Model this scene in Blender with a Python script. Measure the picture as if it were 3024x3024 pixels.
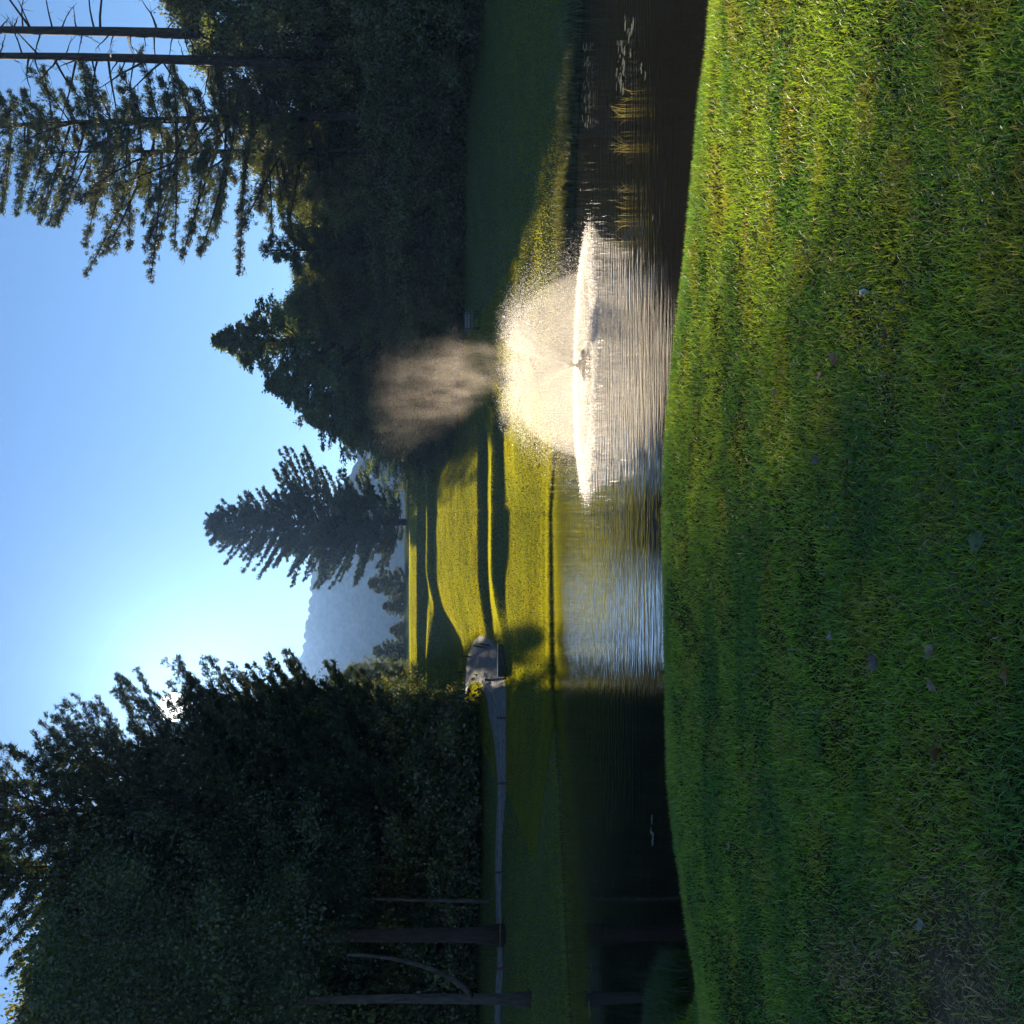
import bpy, math, random
import numpy as np
from mathutils import Matrix, Vector

for o in list(bpy.data.objects):
    bpy.data.objects.remove(o)
S = bpy.context.scene
C = S.collection
R = math.radians
rng = np.random.default_rng(7)
random.seed(7)

# ------------------------------------------------------------------ camera
EYE = 2.6                       # metres above the pond
PITCH = R(0.98)
FPX = 3033.0                    # focal length in photo pixels (3024 wide)
Fw = Vector((0, math.cos(PITCH), -math.sin(PITCH)))
Up = Vector((0, math.sin(PITCH), math.cos(PITCH)))
Rt = Vector((1, 0, 0))
cam = bpy.data.cameras.new('camera')
cam.sensor_width = 36
cam.lens = 36 * FPX / 3024
cam.clip_start = 0.05
cam.clip_end = 12000
camo = bpy.data.objects.new('camera', cam)
C.objects.link(camo)
m = Matrix((-Up, Rt, -Fw)).transposed().to_4x4()   # the photo lies on its side: picture-left is up
m.translation = (0, 0, EYE)
camo.matrix_world = m
S.camera = camo

# ------------------------------------------------------------------ sky and sun
SUN_EL, SUN_AZ = R(17.0), R(-10.7)
w = bpy.data.worlds.new('World')
S.world = w
w.use_nodes = True
nt = w.node_tree
bg = nt.nodes['Background']
sky = nt.nodes.new('ShaderNodeTexSky')
sky.sky_type = 'NISHITA'
sky.sun_disc = False
sky.sun_elevation = SUN_EL
sky.sun_rotation = SUN_AZ
sky.air_density = 1.0
sky.dust_density = 0.03
sky.ozone_density = 4.6
nt.links.new(sky.outputs[0], bg.inputs[0])
bg.inputs[1].default_value = 0.05

TO_SUN = Vector((math.sin(SUN_AZ) * math.cos(SUN_EL), math.cos(SUN_AZ) * math.cos(SUN_EL), math.sin(SUN_EL)))
sl = bpy.data.lights.new('sunlight', 'SUN')
sl.energy = 5.0
sl.angle = R(0.6)
sl.color = (1.0, 0.86, 0.66)
slo = bpy.data.objects.new('sunlight', sl)
C.objects.link(slo)
slo.rotation_euler = (-TO_SUN).to_track_quat('-Z', 'Y').to_euler()
slo.location = (-60, 200, 120)

S.view_settings.view_transform = 'Standard'
S.view_settings.look = 'None'
S.view_settings.exposure = 1.62
S.view_settings.gamma = 1
S.render.engine = 'CYCLES'
cy = S.cycles
cy.use_denoising = True
cy.denoiser = 'OPENIMAGEDENOISE'
cy.max_bounces = 6
cy.diffuse_bounces = 3
cy.glossy_bounces = 3
cy.transmission_bounces = 4
cy.transparent_max_bounces = 8
cy.volume_bounces = 0
cy.volume_step_rate = 1.0
cy.volume_max_steps = 128
cy.sample_clamp_indirect = 6
cy.use_adaptive_sampling = True
cy.adaptive_threshold = 0.02
cy.caustics_reflective = False
cy.caustics_refractive = False


# ------------------------------------------------------------------ helpers
def at(U, V, D):
    """point at forward distance D seen at photo pixel (U right, V down, upright photo)"""
    d = Fw * FPX + Up * (1512 - V) + Rt * (U - 1512)
    k = D / d.y
    return Vector((d.x * k, D, EYE + d.z * k))


def px(U, D):
    return (U - 1512) / FPX * D


def _hash(ix, iy, s):
    n = (ix * 374761393 + iy * 668265263 + s * 1274126177) & 0x7fffffff
    n = (n ^ (n >> 13)) * 1274126177 & 0x7fffffff
    n = (n ^ (n >> 16)) & 0xffff
    return n / 65535.0


def vnoise(x, y, s=0):
    x = np.asarray(x, float); y = np.asarray(y, float)
    ix = np.floor(x).astype(np.int64); iy = np.floor(y).astype(np.int64)
    fx = x - ix; fy = y - iy
    fx = fx * fx * (3 - 2 * fx); fy = fy * fy * (3 - 2 * fy)
    a = _hash(ix, iy, s); b = _hash(ix + 1, iy, s); c = _hash(ix, iy + 1, s); d = _hash(ix + 1, iy + 1, s)
    return (a * (1 - fx) + b * fx) * (1 - fy) + (c * (1 - fx) + d * fx) * fy


def fbm(x, y, s=0, o=4):
    t = 0; a = 1; n = 0
    for k in range(o):
        t = t + a * vnoise(x * 2 ** k, y * 2 ** k, s + k); n += a; a *= .5
    return t / n


def sstep(a, b, x):
    t = np.clip((x - a) / (b - a), 0, 1)
    return t * t * (3 - 2 * t)


def mk(name, V, F, mat=None, col=None, smooth=False, parent=None, loc=None):
    """V (n,3); F list of (m,k) int arrays; col (n,3) point colours"""
    me = bpy.data.meshes.new(name)
    V = np.ascontiguousarray(V, dtype=np.float32)
    F = [np.asarray(f, dtype=np.int32) for f in (F if isinstance(F, list) else [F]) if len(f)]
    nl = sum(f.size for f in F); nf = sum(len(f) for f in F)
    me.vertices.add(len(V)); me.vertices.foreach_set('co', V.ravel())
    me.loops.add(nl); me.polygons.add(nf)
    me.loops.foreach_set('vertex_index', np.concatenate([f.ravel() for f in F]))
    tot = np.concatenate([np.full(len(f), f.shape[1], np.int32) for f in F])
    st = np.concatenate([[0], np.cumsum(tot)[:-1]]).astype(np.int32)
    me.polygons.foreach_set('loop_start', st)
    try:
        me.polygons.foreach_set('loop_total', tot)
    except Exception:
        pass
    if smooth:
        me.polygons.foreach_set('use_smooth', np.ones(nf, bool))
    if col is not None:
        a = me.color_attributes.new('Col', 'FLOAT_COLOR', 'POINT')
        c4 = np.ones((len(V), 4), np.float32); c4[:, :3] = col
        a.data.foreach_set('color', c4.ravel())
    me.update(calc_edges=True)
    me.validate()
    o = bpy.data.objects.new(name, me)
    C.objects.link(o)
    if mat: me.materials.append(mat)
    if parent: o.parent = parent
    if loc is not None: o.location = loc
    return o


def tag(o, label=None, cat=None, group=None, kind=None):
    if label: o['label'] = label
    if cat: o['category'] = cat
    if group: o['group'] = group
    if kind: o['kind'] = kind
    return o


def empty(name, loc, rz=0, sc=(1, 1, 1)):
    o = bpy.data.objects.new(name, None)
    C.objects.link(o)
    o.location = loc; o.rotation_euler = (0, 0, rz); o.scale = sc
    o.empty_display_size = .2
    return o


def copy_tree(o, parent=None):
    c = o.copy(); C.objects.link(c); c.parent = parent
    for ch in o.children:
        copy_tree(ch, c)
    return c


class MB:
    def __init__(s):
        s.V = []; s.F = {}; s.n = 0
    def add(s, V, F):
        V = np.asarray(V, float)
        s.V.append(V)
        for f in (F if isinstance(F, list) else [F]):
            f = np.asarray(f, int)
            if len(f): s.F.setdefault(f.shape[1], []).append(f + s.n)
        s.n += len(V)
        return s
    def tube(s, P, rad, k=6, cap=True):
        P = np.asarray(P, float); n = len(P)
        rad = np.broadcast_to(np.asarray(rad, float), (n,))
        T = np.gradient(P, axis=0); T /= np.linalg.norm(T, axis=1)[:, None] + 1e-9
        ref = np.array([0, 0, 1.]) if abs(T[0, 2]) < .9 else np.array([1., 0, 0])
        A = np.cross(T, ref); A /= np.linalg.norm(A, axis=1)[:, None] + 1e-9
        B = np.cross(T, A)
        a = np.arange(k) * 2 * math.pi / k
        V = P[:, None, :] + rad[:, None, None] * (np.cos(a)[None, :, None] * A[:, None, :] + np.sin(a)[None, :, None] * B[:, None, :])
        i = np.arange(n - 1)[:, None] * k; j = np.arange(k)[None, :]; j2 = (j + 1) % k
        F = np.stack([i + j, i + j2, i + k + j2, i + k + j], -1).reshape(-1, 4)
        fs = [F]
        if cap:
            fs.append(np.array([list(range(k))[::-1], [(n - 1) * k + q for q in range(k)]]))
        return s.add(V.reshape(-1, 3), fs)
    def box(s, lo, hi, bev=0.0):
        x0, y0, z0 = lo; x1, y1, z1 = hi
        b = min(bev, .45 * min(x1 - x0, y1 - y0, z1 - z0))
        if b <= 0:
            V = [(x, y, z) for z in (z0, z1) for y in (y0, y1) for x in (x0, x1)]
            return s.add(V, np.array([[0, 2, 3, 1], [4, 5, 7, 6], [0, 1, 5, 4], [2, 6, 7, 3], [0, 4, 6, 2], [1, 3, 7, 5]]))
        rings = []
        for z, ins in ((z0, b), (z0 + b, 0), (z1 - b, 0), (z1, b)):
            X0, X1, Y0, Y1 = x0 + ins, x1 - ins, y0 + ins, y1 - ins
            rings += [(X0 + b, Y0, z), (X1 - b, Y0, z), (X1, Y0 + b, z), (X1, Y1 - b, z), (X1 - b, Y1, z), (X0 + b, Y1, z), (X0, Y1 - b, z), (X0, Y0 + b, z)]
        i = np.arange(3)[:, None] * 8; j = np.arange(8)[None]; j2 = (j + 1) % 8
        F = np.stack([i + j, i + j2, i + 8 + j2, i + 8 + j], -1).reshape(-1, 4)
        return s.add(rings, [F, np.array([list(range(8))[::-1], list(range(24, 32))])])
    def build(s, name, mat=None, parent=None, smooth=False, loc=None, col=None):
        return mk(name, np.concatenate(s.V), [np.concatenate(f) for f in s.F.values()], mat, col, smooth, parent, loc)


# ------------------------------------------------------------------ materials
def newmat(name):
    ma = bpy.data.materials.new(name); ma.use_nodes = True
    n = ma.node_tree.nodes; n.clear()
    return ma, n, ma.node_tree.links


def foliage(name, trans=.5, tint=(1.25, 1.15, .45), rough=.6, gloss=.06):
    ma, n, l = newmat(name)
    out = n.new('ShaderNodeOutputMaterial')
    at_ = n.new('ShaderNodeAttribute'); at_.attribute_name = 'Col'
    d = n.new('ShaderNodeBsdfDiffuse'); t = n.new('ShaderNodeBsdfTranslucent')
    g = n.new('ShaderNodeBsdfGlossy'); g.inputs['Roughness'].default_value = rough
    g.inputs['Color'].default_value = (.8, .85, .8, 1)
    mx = n.new('ShaderNodeMixShader'); mx.inputs[0].default_value = trans
    mx2 = n.new('ShaderNodeMixShader'); mx2.inputs[0].default_value = gloss
    mul = n.new('ShaderNodeMix'); mul.data_type = 'RGBA'; mul.blend_type = 'MULTIPLY'; mul.inputs[0].default_value = 1
    mul.inputs[7].default_value = (*tint, 1)
    l.new(at_.outputs['Color'], d.inputs[0]); l.new(at_.outputs['Color'], mul.inputs[6]); l.new(mul.outputs[2], t.inputs[0])
    l.new(d.outputs[0], mx.inputs[1]); l.new(t.outputs[0], mx.inputs[2])
    l.new(mx.outputs[0], mx2.inputs[1]); l.new(g.outputs[0], mx2.inputs[2])
    l.new(mx2.outputs[0], out.inputs[0])
    return ma


def rough_mat(name, c1, c2, scale=6, bump=.3, rough=.85, stretch=(1, 1, 1), detail=6):
    ma, n, l = newmat(name)
    out = n.new('ShaderNodeOutputMaterial'); p = n.new('ShaderNodeBsdfPrincipled')
    tc = n.new('ShaderNodeTexCoord'); mp = n.new('ShaderNodeMapping'); mp.inputs['Scale'].default_value = stretch
    no = n.new('ShaderNodeTexNoise'); no.inputs['Scale'].default_value = scale; no.inputs['Detail'].default_value = detail
    cr = n.new('ShaderNodeValToRGB')
    cr.color_ramp.elements[0].position = .35; cr.color_ramp.elements[1].position = .68
    cr.color_ramp.elements[0].color = (*c1, 1); cr.color_ramp.elements[1].color = (*c2, 1)
    bp = n.new('ShaderNodeBump'); bp.inputs['Strength'].default_value = bump; bp.inputs['Distance'].default_value = .03
    p.inputs['Roughness'].default_value = rough
    l.new(tc.outputs['Object'], mp.inputs[0]); l.new(mp.outputs[0], no.inputs['Vector'])
    l.new(no.outputs['Fac'], cr.inputs[0]); l.new(cr.outputs[0], p.inputs['Base Color'])
    l.new(no.outputs['Fac'], bp.inputs['Height']); l.new(bp.outputs[0], p.inputs['Normal'])
    l.new(p.outputs[0], out.inputs[0])
    return ma


M = {}
M['leaf'] = foliage('leaf_green', trans=.45, rough=.5, gloss=.06)
M['needle'] = foliage('pine_needle', trans=.38, rough=.5, gloss=.08)
M['grass'] = foliage('grass_blade', trans=.42, tint=(1.15, 1.0, .4), rough=.4, gloss=.04)
M['lawn_blade'] = foliage('lawn_blade', trans=.68, tint=(2.3, 1.8, .22), rough=.6, gloss=.008)
M['reed'] = foliage('reed_blade', trans=.5, tint=(1.3, 1.15, .5), gloss=.08)
M['dead_leaf'] = foliage('dead_leaf', trans=.25, tint=(1.2, 1, .7), gloss=.05)
M['bark_dark'] = rough_mat('bark_dark', (.018, .014, .012), (.06, .048, .04), 9, .8, .9, (1, 1, .25))
M['bark_grey'] = rough_mat('bark_grey', (.03, .027, .025), (.09, .08, .074), 8, .8, .9, (1, 1, .25))
M['bark_red'] = rough_mat('bark_red', (.016, .012, .01), (.05, .034, .028), 8, .8, .9, (1, 1, .2))
M['deadwood'] = rough_mat('deadwood', (.03, .025, .022), (.10, .085, .075), 7, .6, .85, (1, 1, .3))
M['post'] = rough_mat('post_wood', (.035, .022, .016), (.10, .065, .045), 22, .5, .85, (1, 1, .15))
M['rope'] = rough_mat('rope_fibre', (.22, .19, .14), (.42, .37, .28), 60, .3, .9)
M['path'] = rough_mat('path_gravel', (.10, .098, .10), (.20, .19, .185), 3.2, .35, .95, (1, 1, 1), 10)
M['box_wood'] = rough_mat('box_wood', (.02, .018, .016), (.06, .05, .042), 14, .4, .85, (.2, 1, 1))
M['box_lid'] = rough_mat('box_lid', (.45, .43, .38), (.65, .62, .56), 14, .2, .7)
M['bench'] = rough_mat('bench_paint', (.12, .12, .13), (.2, .2, .21), 10, .2, .6)
M['plastic_black'] = rough_mat('float_plastic', (.012, .012, .012), (.03, .028, .026), 12, .1, .5)
M['lily'] = rough_mat('lily_pad', (.08, .09, .05), (.22, .21, .13), 9, .1, .35)
M['forest_far'] = rough_mat('forest_far', (.016, .035, .012), (.05, .075, .025), .22, .0, .95)

# ground: soil and thatch under the turf
ma, n, l = newmat('turf_ground'); M['ground'] = ma
out = n.new('ShaderNodeOutputMaterial'); p = n.new('ShaderNodeBsdfPrincipled'); p.inputs['Roughness'].default_value = .95
p.inputs['Specular IOR Level'].default_value = 0
at_ = n.new('ShaderNodeAttribute'); at_.attribute_name = 'Col'
tc = n.new('ShaderNodeTexCoord')
no = n.new('ShaderNodeTexNoise'); no.inputs['Scale'].default_value = 5; no.inputs['Detail'].default_value = 10; no.inputs['Roughness'].default_value = .7
mr = n.new('ShaderNodeMapRange'); mr.inputs[1].default_value = .3; mr.inputs[2].default_value = .7; mr.inputs[3].default_value = .55; mr.inputs[4].default_value = 1.35
mul = n.new('ShaderNodeMix'); mul.data_type = 'RGBA'; mul.blend_type = 'MULTIPLY'; mul.inputs[0].default_value = 1
bp = n.new('ShaderNodeBump'); bp.inputs['Strength'].default_value = .6; bp.inputs['Distance'].default_value = .05
l.new(tc.outputs['Object'], no.inputs['Vector']); l.new(no.outputs['Fac'], mr.inputs[0])
l.new(at_.outputs['Color'], mul.inputs[6]); l.new(mr.outputs[0], mul.inputs[7]); l.new(mul.outputs[2], p.inputs['Base Color'])
l.new(no.outputs['Fac'], bp.inputs['Height']); l.new(bp.outputs[0], p.inputs['Normal']); l.new(p.outputs[0], out.inputs[0])

FOUNT = at(1945, 1727, 29.5); FOUNT.z = 0

# water: dark pond with ripples that spread from the fountain and die out
ma, n, l = newmat('pond_water'); M['water'] = ma
out = n.new('ShaderNodeOutputMaterial'); p = n.new('ShaderNodeBsdfPrincipled')
p.inputs['Base Color'].default_value = (.012, .010, .007, 1); p.inputs['Roughness'].default_value = .02; p.inputs['IOR'].default_value = 1.333
geo = n.new('ShaderNodeNewGeometry')
sub = n.new('ShaderNodeVectorMath'); sub.operation = 'SUBTRACT'; sub.inputs[1].default_value = FOUNT
ln = n.new('ShaderNodeVectorMath'); ln.operation = 'LENGTH'
fade = n.new('ShaderNodeMapRange'); fade.interpolation_type = 'SMOOTHSTEP'
fade.inputs[1].default_value = 3.5; fade.inputs[2].default_value = 17; fade.inputs[3].default_value = 2.2; fade.inputs[4].default_value = .06
wv = n.new('ShaderNodeTexWave'); wv.wave_type = 'RINGS'; wv.rings_direction = 'SPHERICAL'
wv.inputs['Scale'].default_value = .62; wv.inputs['Distortion'].default_value = 5.0; wv.inputs['Detail'].default_value = 2; wv.inputs['Detail Scale'].default_value = .7
ch = n.new('ShaderNodeTexNoise'); ch.inputs['Scale'].default_value = 2.0; ch.inputs['Detail'].default_value = 2.5
chm = n.new('ShaderNodeMapping'); chm.inputs['Scale'].default_value = (.5, 2.3, 1)
wi = n.new('ShaderNodeMath'); wi.operation = 'MULTIPLY'; wi.inputs[1].default_value = .05
sm = n.new('ShaderNodeMath'); sm.operation = 'ADD'
ml = n.new('ShaderNodeMath'); ml.operation = 'MULTIPLY'
bp = n.new('ShaderNodeBump'); bp.inputs['Strength'].default_value = 1; bp.inputs['Distance'].default_value = .038
l.new(geo.outputs['Position'], sub.inputs[0]); l.new(sub.outputs[0], ln.inputs[0]); l.new(ln.outputs['Value'], fade.inputs[0])
l.new(sub.outputs[0], wv.inputs['Vector']); l.new(sub.outputs[0], chm.inputs[0]); l.new(chm.outputs[0], ch.inputs['Vector'])
l.new(wv.outputs['Fac'], wi.inputs[0]); l.new(wi.outputs[0], sm.inputs[0]); l.new(ch.outputs['Fac'], sm.inputs[1])
l.new(sm.outputs[0], ml.inputs[0]); l.new(fade.outputs[0], ml.inputs[1])
l.new(ml.outputs[0], bp.inputs['Height']); l.new(bp.outputs[0], p.inputs['Normal']); l.new(p.outputs[0], out.inputs[0])

# water drops in the air
ma, n, l = newmat('water_drop'); M['drop'] = ma
out = n.new('ShaderNodeOutputMaterial')
t = n.new('ShaderNodeBsdfTranslucent'); t.inputs[0].default_value = (.95, .89, .79, 1)
g = n.new('ShaderNodeBsdfGlossy'); g.inputs['Roughness'].default_value = .25
d = n.new('ShaderNodeBsdfDiffuse'); d.inputs[0].default_value = (.85, .85, .85, 1)
mx = n.new('ShaderNodeMixShader'); mx.inputs[0].default_value = .25
mx2 = n.new('ShaderNodeMixShader'); mx2.inputs[0].default_value = .12
l.new(t.outputs[0], mx.inputs[1]); l.new(d.outputs[0], mx.inputs[2]); l.new(mx.outputs[0], mx2.inputs[1]); l.new(g.outputs[0], mx2.inputs[2]); l.new(mx2.outputs[0], out.inputs[0])

# ------------------------------------------------------------------ terrain
SHX = [-70, -40, -25, -17.5, -11, -7.8, 0, 5, 9.2, 15, 25, 45, 70]
SHY = [8, 18, 30, 35, 41.5, 46, 47.5, 41, 34.2, 30.5, 26, 14, 5]
YNX = [-70, -30, -12, -7.5, -6.3, -5.6, -4.8, -2, 0, 4, 8, 14, 30, 70]
YNY = [26, 22, 19, 16, 14.6, 13.2, 12.8, 13.2, 13.3, 12, 10.2, 8.5, 7, 7]
YCX = [-12, -6, -3.9, -3.6, -3.0, -2.4, 0, 1, 2.2, 3.7, 6, 12]
YCY = [4, 5.6, 7.6, 8.3, 9.2, 9.7, 9.9, 9.7, 8.9, 7.5, 5.6, 4]
PC = np.array([(0, 0), (1.0, .19), (11, 2.02), (12.7, 2.78), (19, 3.0), (20.6, 3.72), (41, 7.8), (42.8, 8.6), (48, 8.75), (51, 10.0), (56, 11.0), (83, 13.7), (90, 14.7), (150, 11), (300, 6), (4000, 4)])
PL = np.array([(0, 0), (1.2, .19), (8, 1.05), (15, 1.62), (18.5, 1.95), (22, 2.7), (36, 4.4), (51, 5.75), (60, 6.4), (90, 10), (120, 13), (200, 11), (300, 6), (4000, 4)])
PR = np.array([(0, 0), (1.2, .22), (4, .85), (20, 2.7), (29, 4.1), (50, 6.2), (100, 12), (150, 11), (300, 6), (4000, 4)])


def gz(x, y):
    x = np.asarray(x, float); y = np.asarray(y, float)
    sh = np.interp(x, SHX, SHY)
    sh = sh + .5 * (fbm(x * .35, x * 0 + 3.3, 5, 3) - .5)
    f = y - sh
    t = x / np.maximum(y, 1.0)
    wr = sstep(.05, .15, t); wl = sstep(-.05, -.19, t)
    wl = wl * (1 - sstep(43, 51, f) * sstep(0, -8, x))
    kc = sstep(4, 18, f)
    fc = y - (sh * (1 - kc) + np.maximum(sh, 47.5) * kc)      # the upper terraces run straight across
    zc = np.interp(fc, PC[:, 0], PC[:, 1]); zl = np.interp(f, PL[:, 0], PL[:, 1]); zr = np.interp(f, PR[:, 0], PR[:, 1])
    zf = zc * (1 - wr - wl) + zl * wl + zr * wr
    zf = zf + np.clip(f * .1, 0, 1) * (.22 * (fbm(x * .11, y * .11, 11, 3) - .5) + .05 * (fbm(x * .7, y * .7, 21, 2) - .5))
    zf = np.where(f < 0, np.maximum(f * .5, -1.4), zf)
    yn = np.interp(x, YNX, YNY); yc = np.interp(x, YCX, YCY)
    k = np.clip((y - yc + .7) / np.maximum(yn - yc + .7, .3), 0, None)
    zn = np.where(k < 1, (1 - np.clip(k, 0, 1) ** 1.55), -(k - 1) * 1.6)
    zn = np.maximum(zn, -1.4) + np.clip(1 - k, 0, 1) * (.07 * (fbm(x * .5 + 9, y * .5, 31, 3) - .5) + .03 * (fbm(x * 3, y * 3, 41, 3) - .5))
    return np.maximum(zn, zf)


def gzs(x, y):
    return float(gz(np.array([x]), np.array([y]))[0])


def axis(parts):
    a = []
    for lo, hi, st in parts:
        a += list(np.arange(lo, hi, st))
    return np.array(a)


ys = np.concatenate([axis([(-80, 0, 4), (0, 16, .16), (16, 28, .8), (28, 60, .4), (60, 105, .5), (105, 150, 1.5)]), np.geomspace(150, 1400, 26)])
xp = np.concatenate([axis([(0, 12, .3), (12, 40, .7), (40, 80, 2.5)]), np.geomspace(80, 720, 16)])
xs = np.concatenate([-xp[:0:-1], xp])
X, Y = np.meshgrid(xs, ys)
Z = gz(X, Y)
nx, ny = len(xs), len(ys)
i = np.arange(ny - 1)[:, None] * nx; j = np.arange(nx - 1)[None]
F = np.stack([i + j, i + j + 1, i + nx + j + 1, i + nx + j], -1).reshape(-1, 4)


def bare(x, y):
    """worn patch of bare earth at the photographer's left"""
    q = ((x + 1.72) / .42) ** 2 + ((y - 3.45) / .42) ** 2
    a = np.exp(-q * 1.1) * 1.25
    q2 = ((x + 2.0 + .35 * (y - 4.5)) / .16) ** 2 + ((y - 4.3) / .7) ** 2
    a = np.maximum(a, .75 * np.exp(-q2))
    return np.clip(a * (.45 + 1.1 * fbm(x * 5, y * 5, 77, 3)), 0, 1)


def turf_colour(x, y):
    near = (y < 24)
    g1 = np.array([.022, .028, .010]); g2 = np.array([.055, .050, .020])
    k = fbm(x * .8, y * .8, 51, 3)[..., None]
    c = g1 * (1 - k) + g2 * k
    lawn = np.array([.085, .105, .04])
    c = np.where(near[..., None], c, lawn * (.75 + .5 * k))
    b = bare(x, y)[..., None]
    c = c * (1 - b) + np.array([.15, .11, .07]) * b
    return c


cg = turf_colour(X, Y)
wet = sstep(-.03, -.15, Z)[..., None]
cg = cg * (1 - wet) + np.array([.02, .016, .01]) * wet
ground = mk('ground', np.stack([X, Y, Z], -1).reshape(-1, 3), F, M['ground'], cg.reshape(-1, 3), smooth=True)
tag(ground, 'rolling green golf lawns and banks around the pond', 'lawn', kind='structure')

water = mk('pond', np.array([(-90, 2, 0), (90, 2, 0), (90, 60, 0), (-90, 60, 0)]), np.array([[0, 1, 2, 3]]), M['water'])
tag(water, 'dark still pond reflecting trees and sky', 'pond', kind='structure')

# ------------------------------------------------------------------ wooded mountain far behind
mx_ = np.arange(-450, 450.1, 2.5); my_ = np.arange(615, 1065.1, 3.7)
GX, GY = np.meshgrid(mx_, my_)
ridge = .41 * np.interp(GX / .41, [-1100, -600, -400, -303, -200, -64, 20, 93, 140, 300, 600, 1100], [330, 400, 420, 400, 392, 372, 332, 286, 276, 250, 200, 150])
prof = sstep(615, 914, GY) * (1 - .25 * sstep(914, 1066, GY))
GZ = 4 + ridge * prof * (.93 + .14 * fbm(GX * .0146, GY * .0146, 61, 4))
# crowns of single trees: rounded bumps on a jittered lattice
cs = 8.0
best = np.zeros_like(GX)
ci = np.floor(GX / cs).astype(np.int64); cj = np.floor(GY / cs).astype(np.int64)
for di in (-1, 0, 1):
    for dj in (-1, 0, 1):
        a, b = ci + di, cj + dj
        qx = (a + .15 + .7 * _hash(a, b, 3)) * cs; qy = (b + .15 + .7 * _hash(a, b, 4)) * cs
        r = cs * (.5 + .35 * _hash(a, b, 5)); hh = 3.5 + 5 * _hash(a, b, 6)
        best = np.maximum(best, hh * np.sqrt(np.clip(1 - ((GX - qx) ** 2 + (GY - qy) ** 2) / r ** 2, 0, 1)))
GZ = GZ + best * sstep(0, .2, prof)
nx2, ny2 = len(mx_), len(my_)
i = np.arange(ny2 - 1)[:, None] * nx2; j = np.arange(nx2 - 1)[None]
F2 = np.stack([i + j, i + j + 1, i + nx2 + j + 1, i + nx2 + j], -1).reshape(-1, 4)
mt = mk('wooded_mountain', np.stack([GX, GY, GZ], -1).reshape(-1, 3), F2, M['forest_far'], smooth=True)
tag(mt, 'forested blue mountain ridge in the hazy distance', 'mountain', kind='structure')


# ------------------------------------------------------------------ foliage builders
def unit(a):
    return a / (np.linalg.norm(a, axis=-1, keepdims=True) + 1e-9)


def needles(c, d, K, L, W, colr, g):
    """K thin triangular needles at each tuft centre c pointing about d"""
    n = len(c)
    c = np.repeat(c, K, 0); d = np.repeat(d, K, 0); cc = np.repeat(colr, K, 0)
    dd = unit(d + g.normal(0, .62, c.shape)); c = c + g.normal(0, .07, c.shape)
    s = unit(np.cross(dd, g.normal(0, 1, c.shape)))
    ll = L * g.uniform(.6, 1.25, (len(c), 1))
    V = np.stack([c - s * W, c + s * W, c + dd * ll], 1).reshape(-1, 3)
    return V, np.arange(len(V)).reshape(-1, 3), np.repeat(cc * g.uniform(.7, 1.3, (len(c), 1)), 3, 0)


def leafs(c, L, W, colr, g, droop=.2):
    n = len(c)
    d = unit(g.normal(0, 1, (n, 3)) + np.array([0, 0, -droop])); s = unit(np.cross(d, g.normal(0, 1, (n, 3))))
    ll = L * g.uniform(.6, 1.3, (n, 1)); ww = W * g.uniform(.6, 1.3, (n, 1))
    V = np.stack([c, c + d * ll * .5 + s * ww, c + d * ll, c + d * ll * .5 - s * ww], 1).reshape(-1, 3)
    return V, np.arange(len(V)).reshape(-1, 4), np.repeat(colr * g.uniform(.7, 1.3, (n, 1)), 4, 0)


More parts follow.
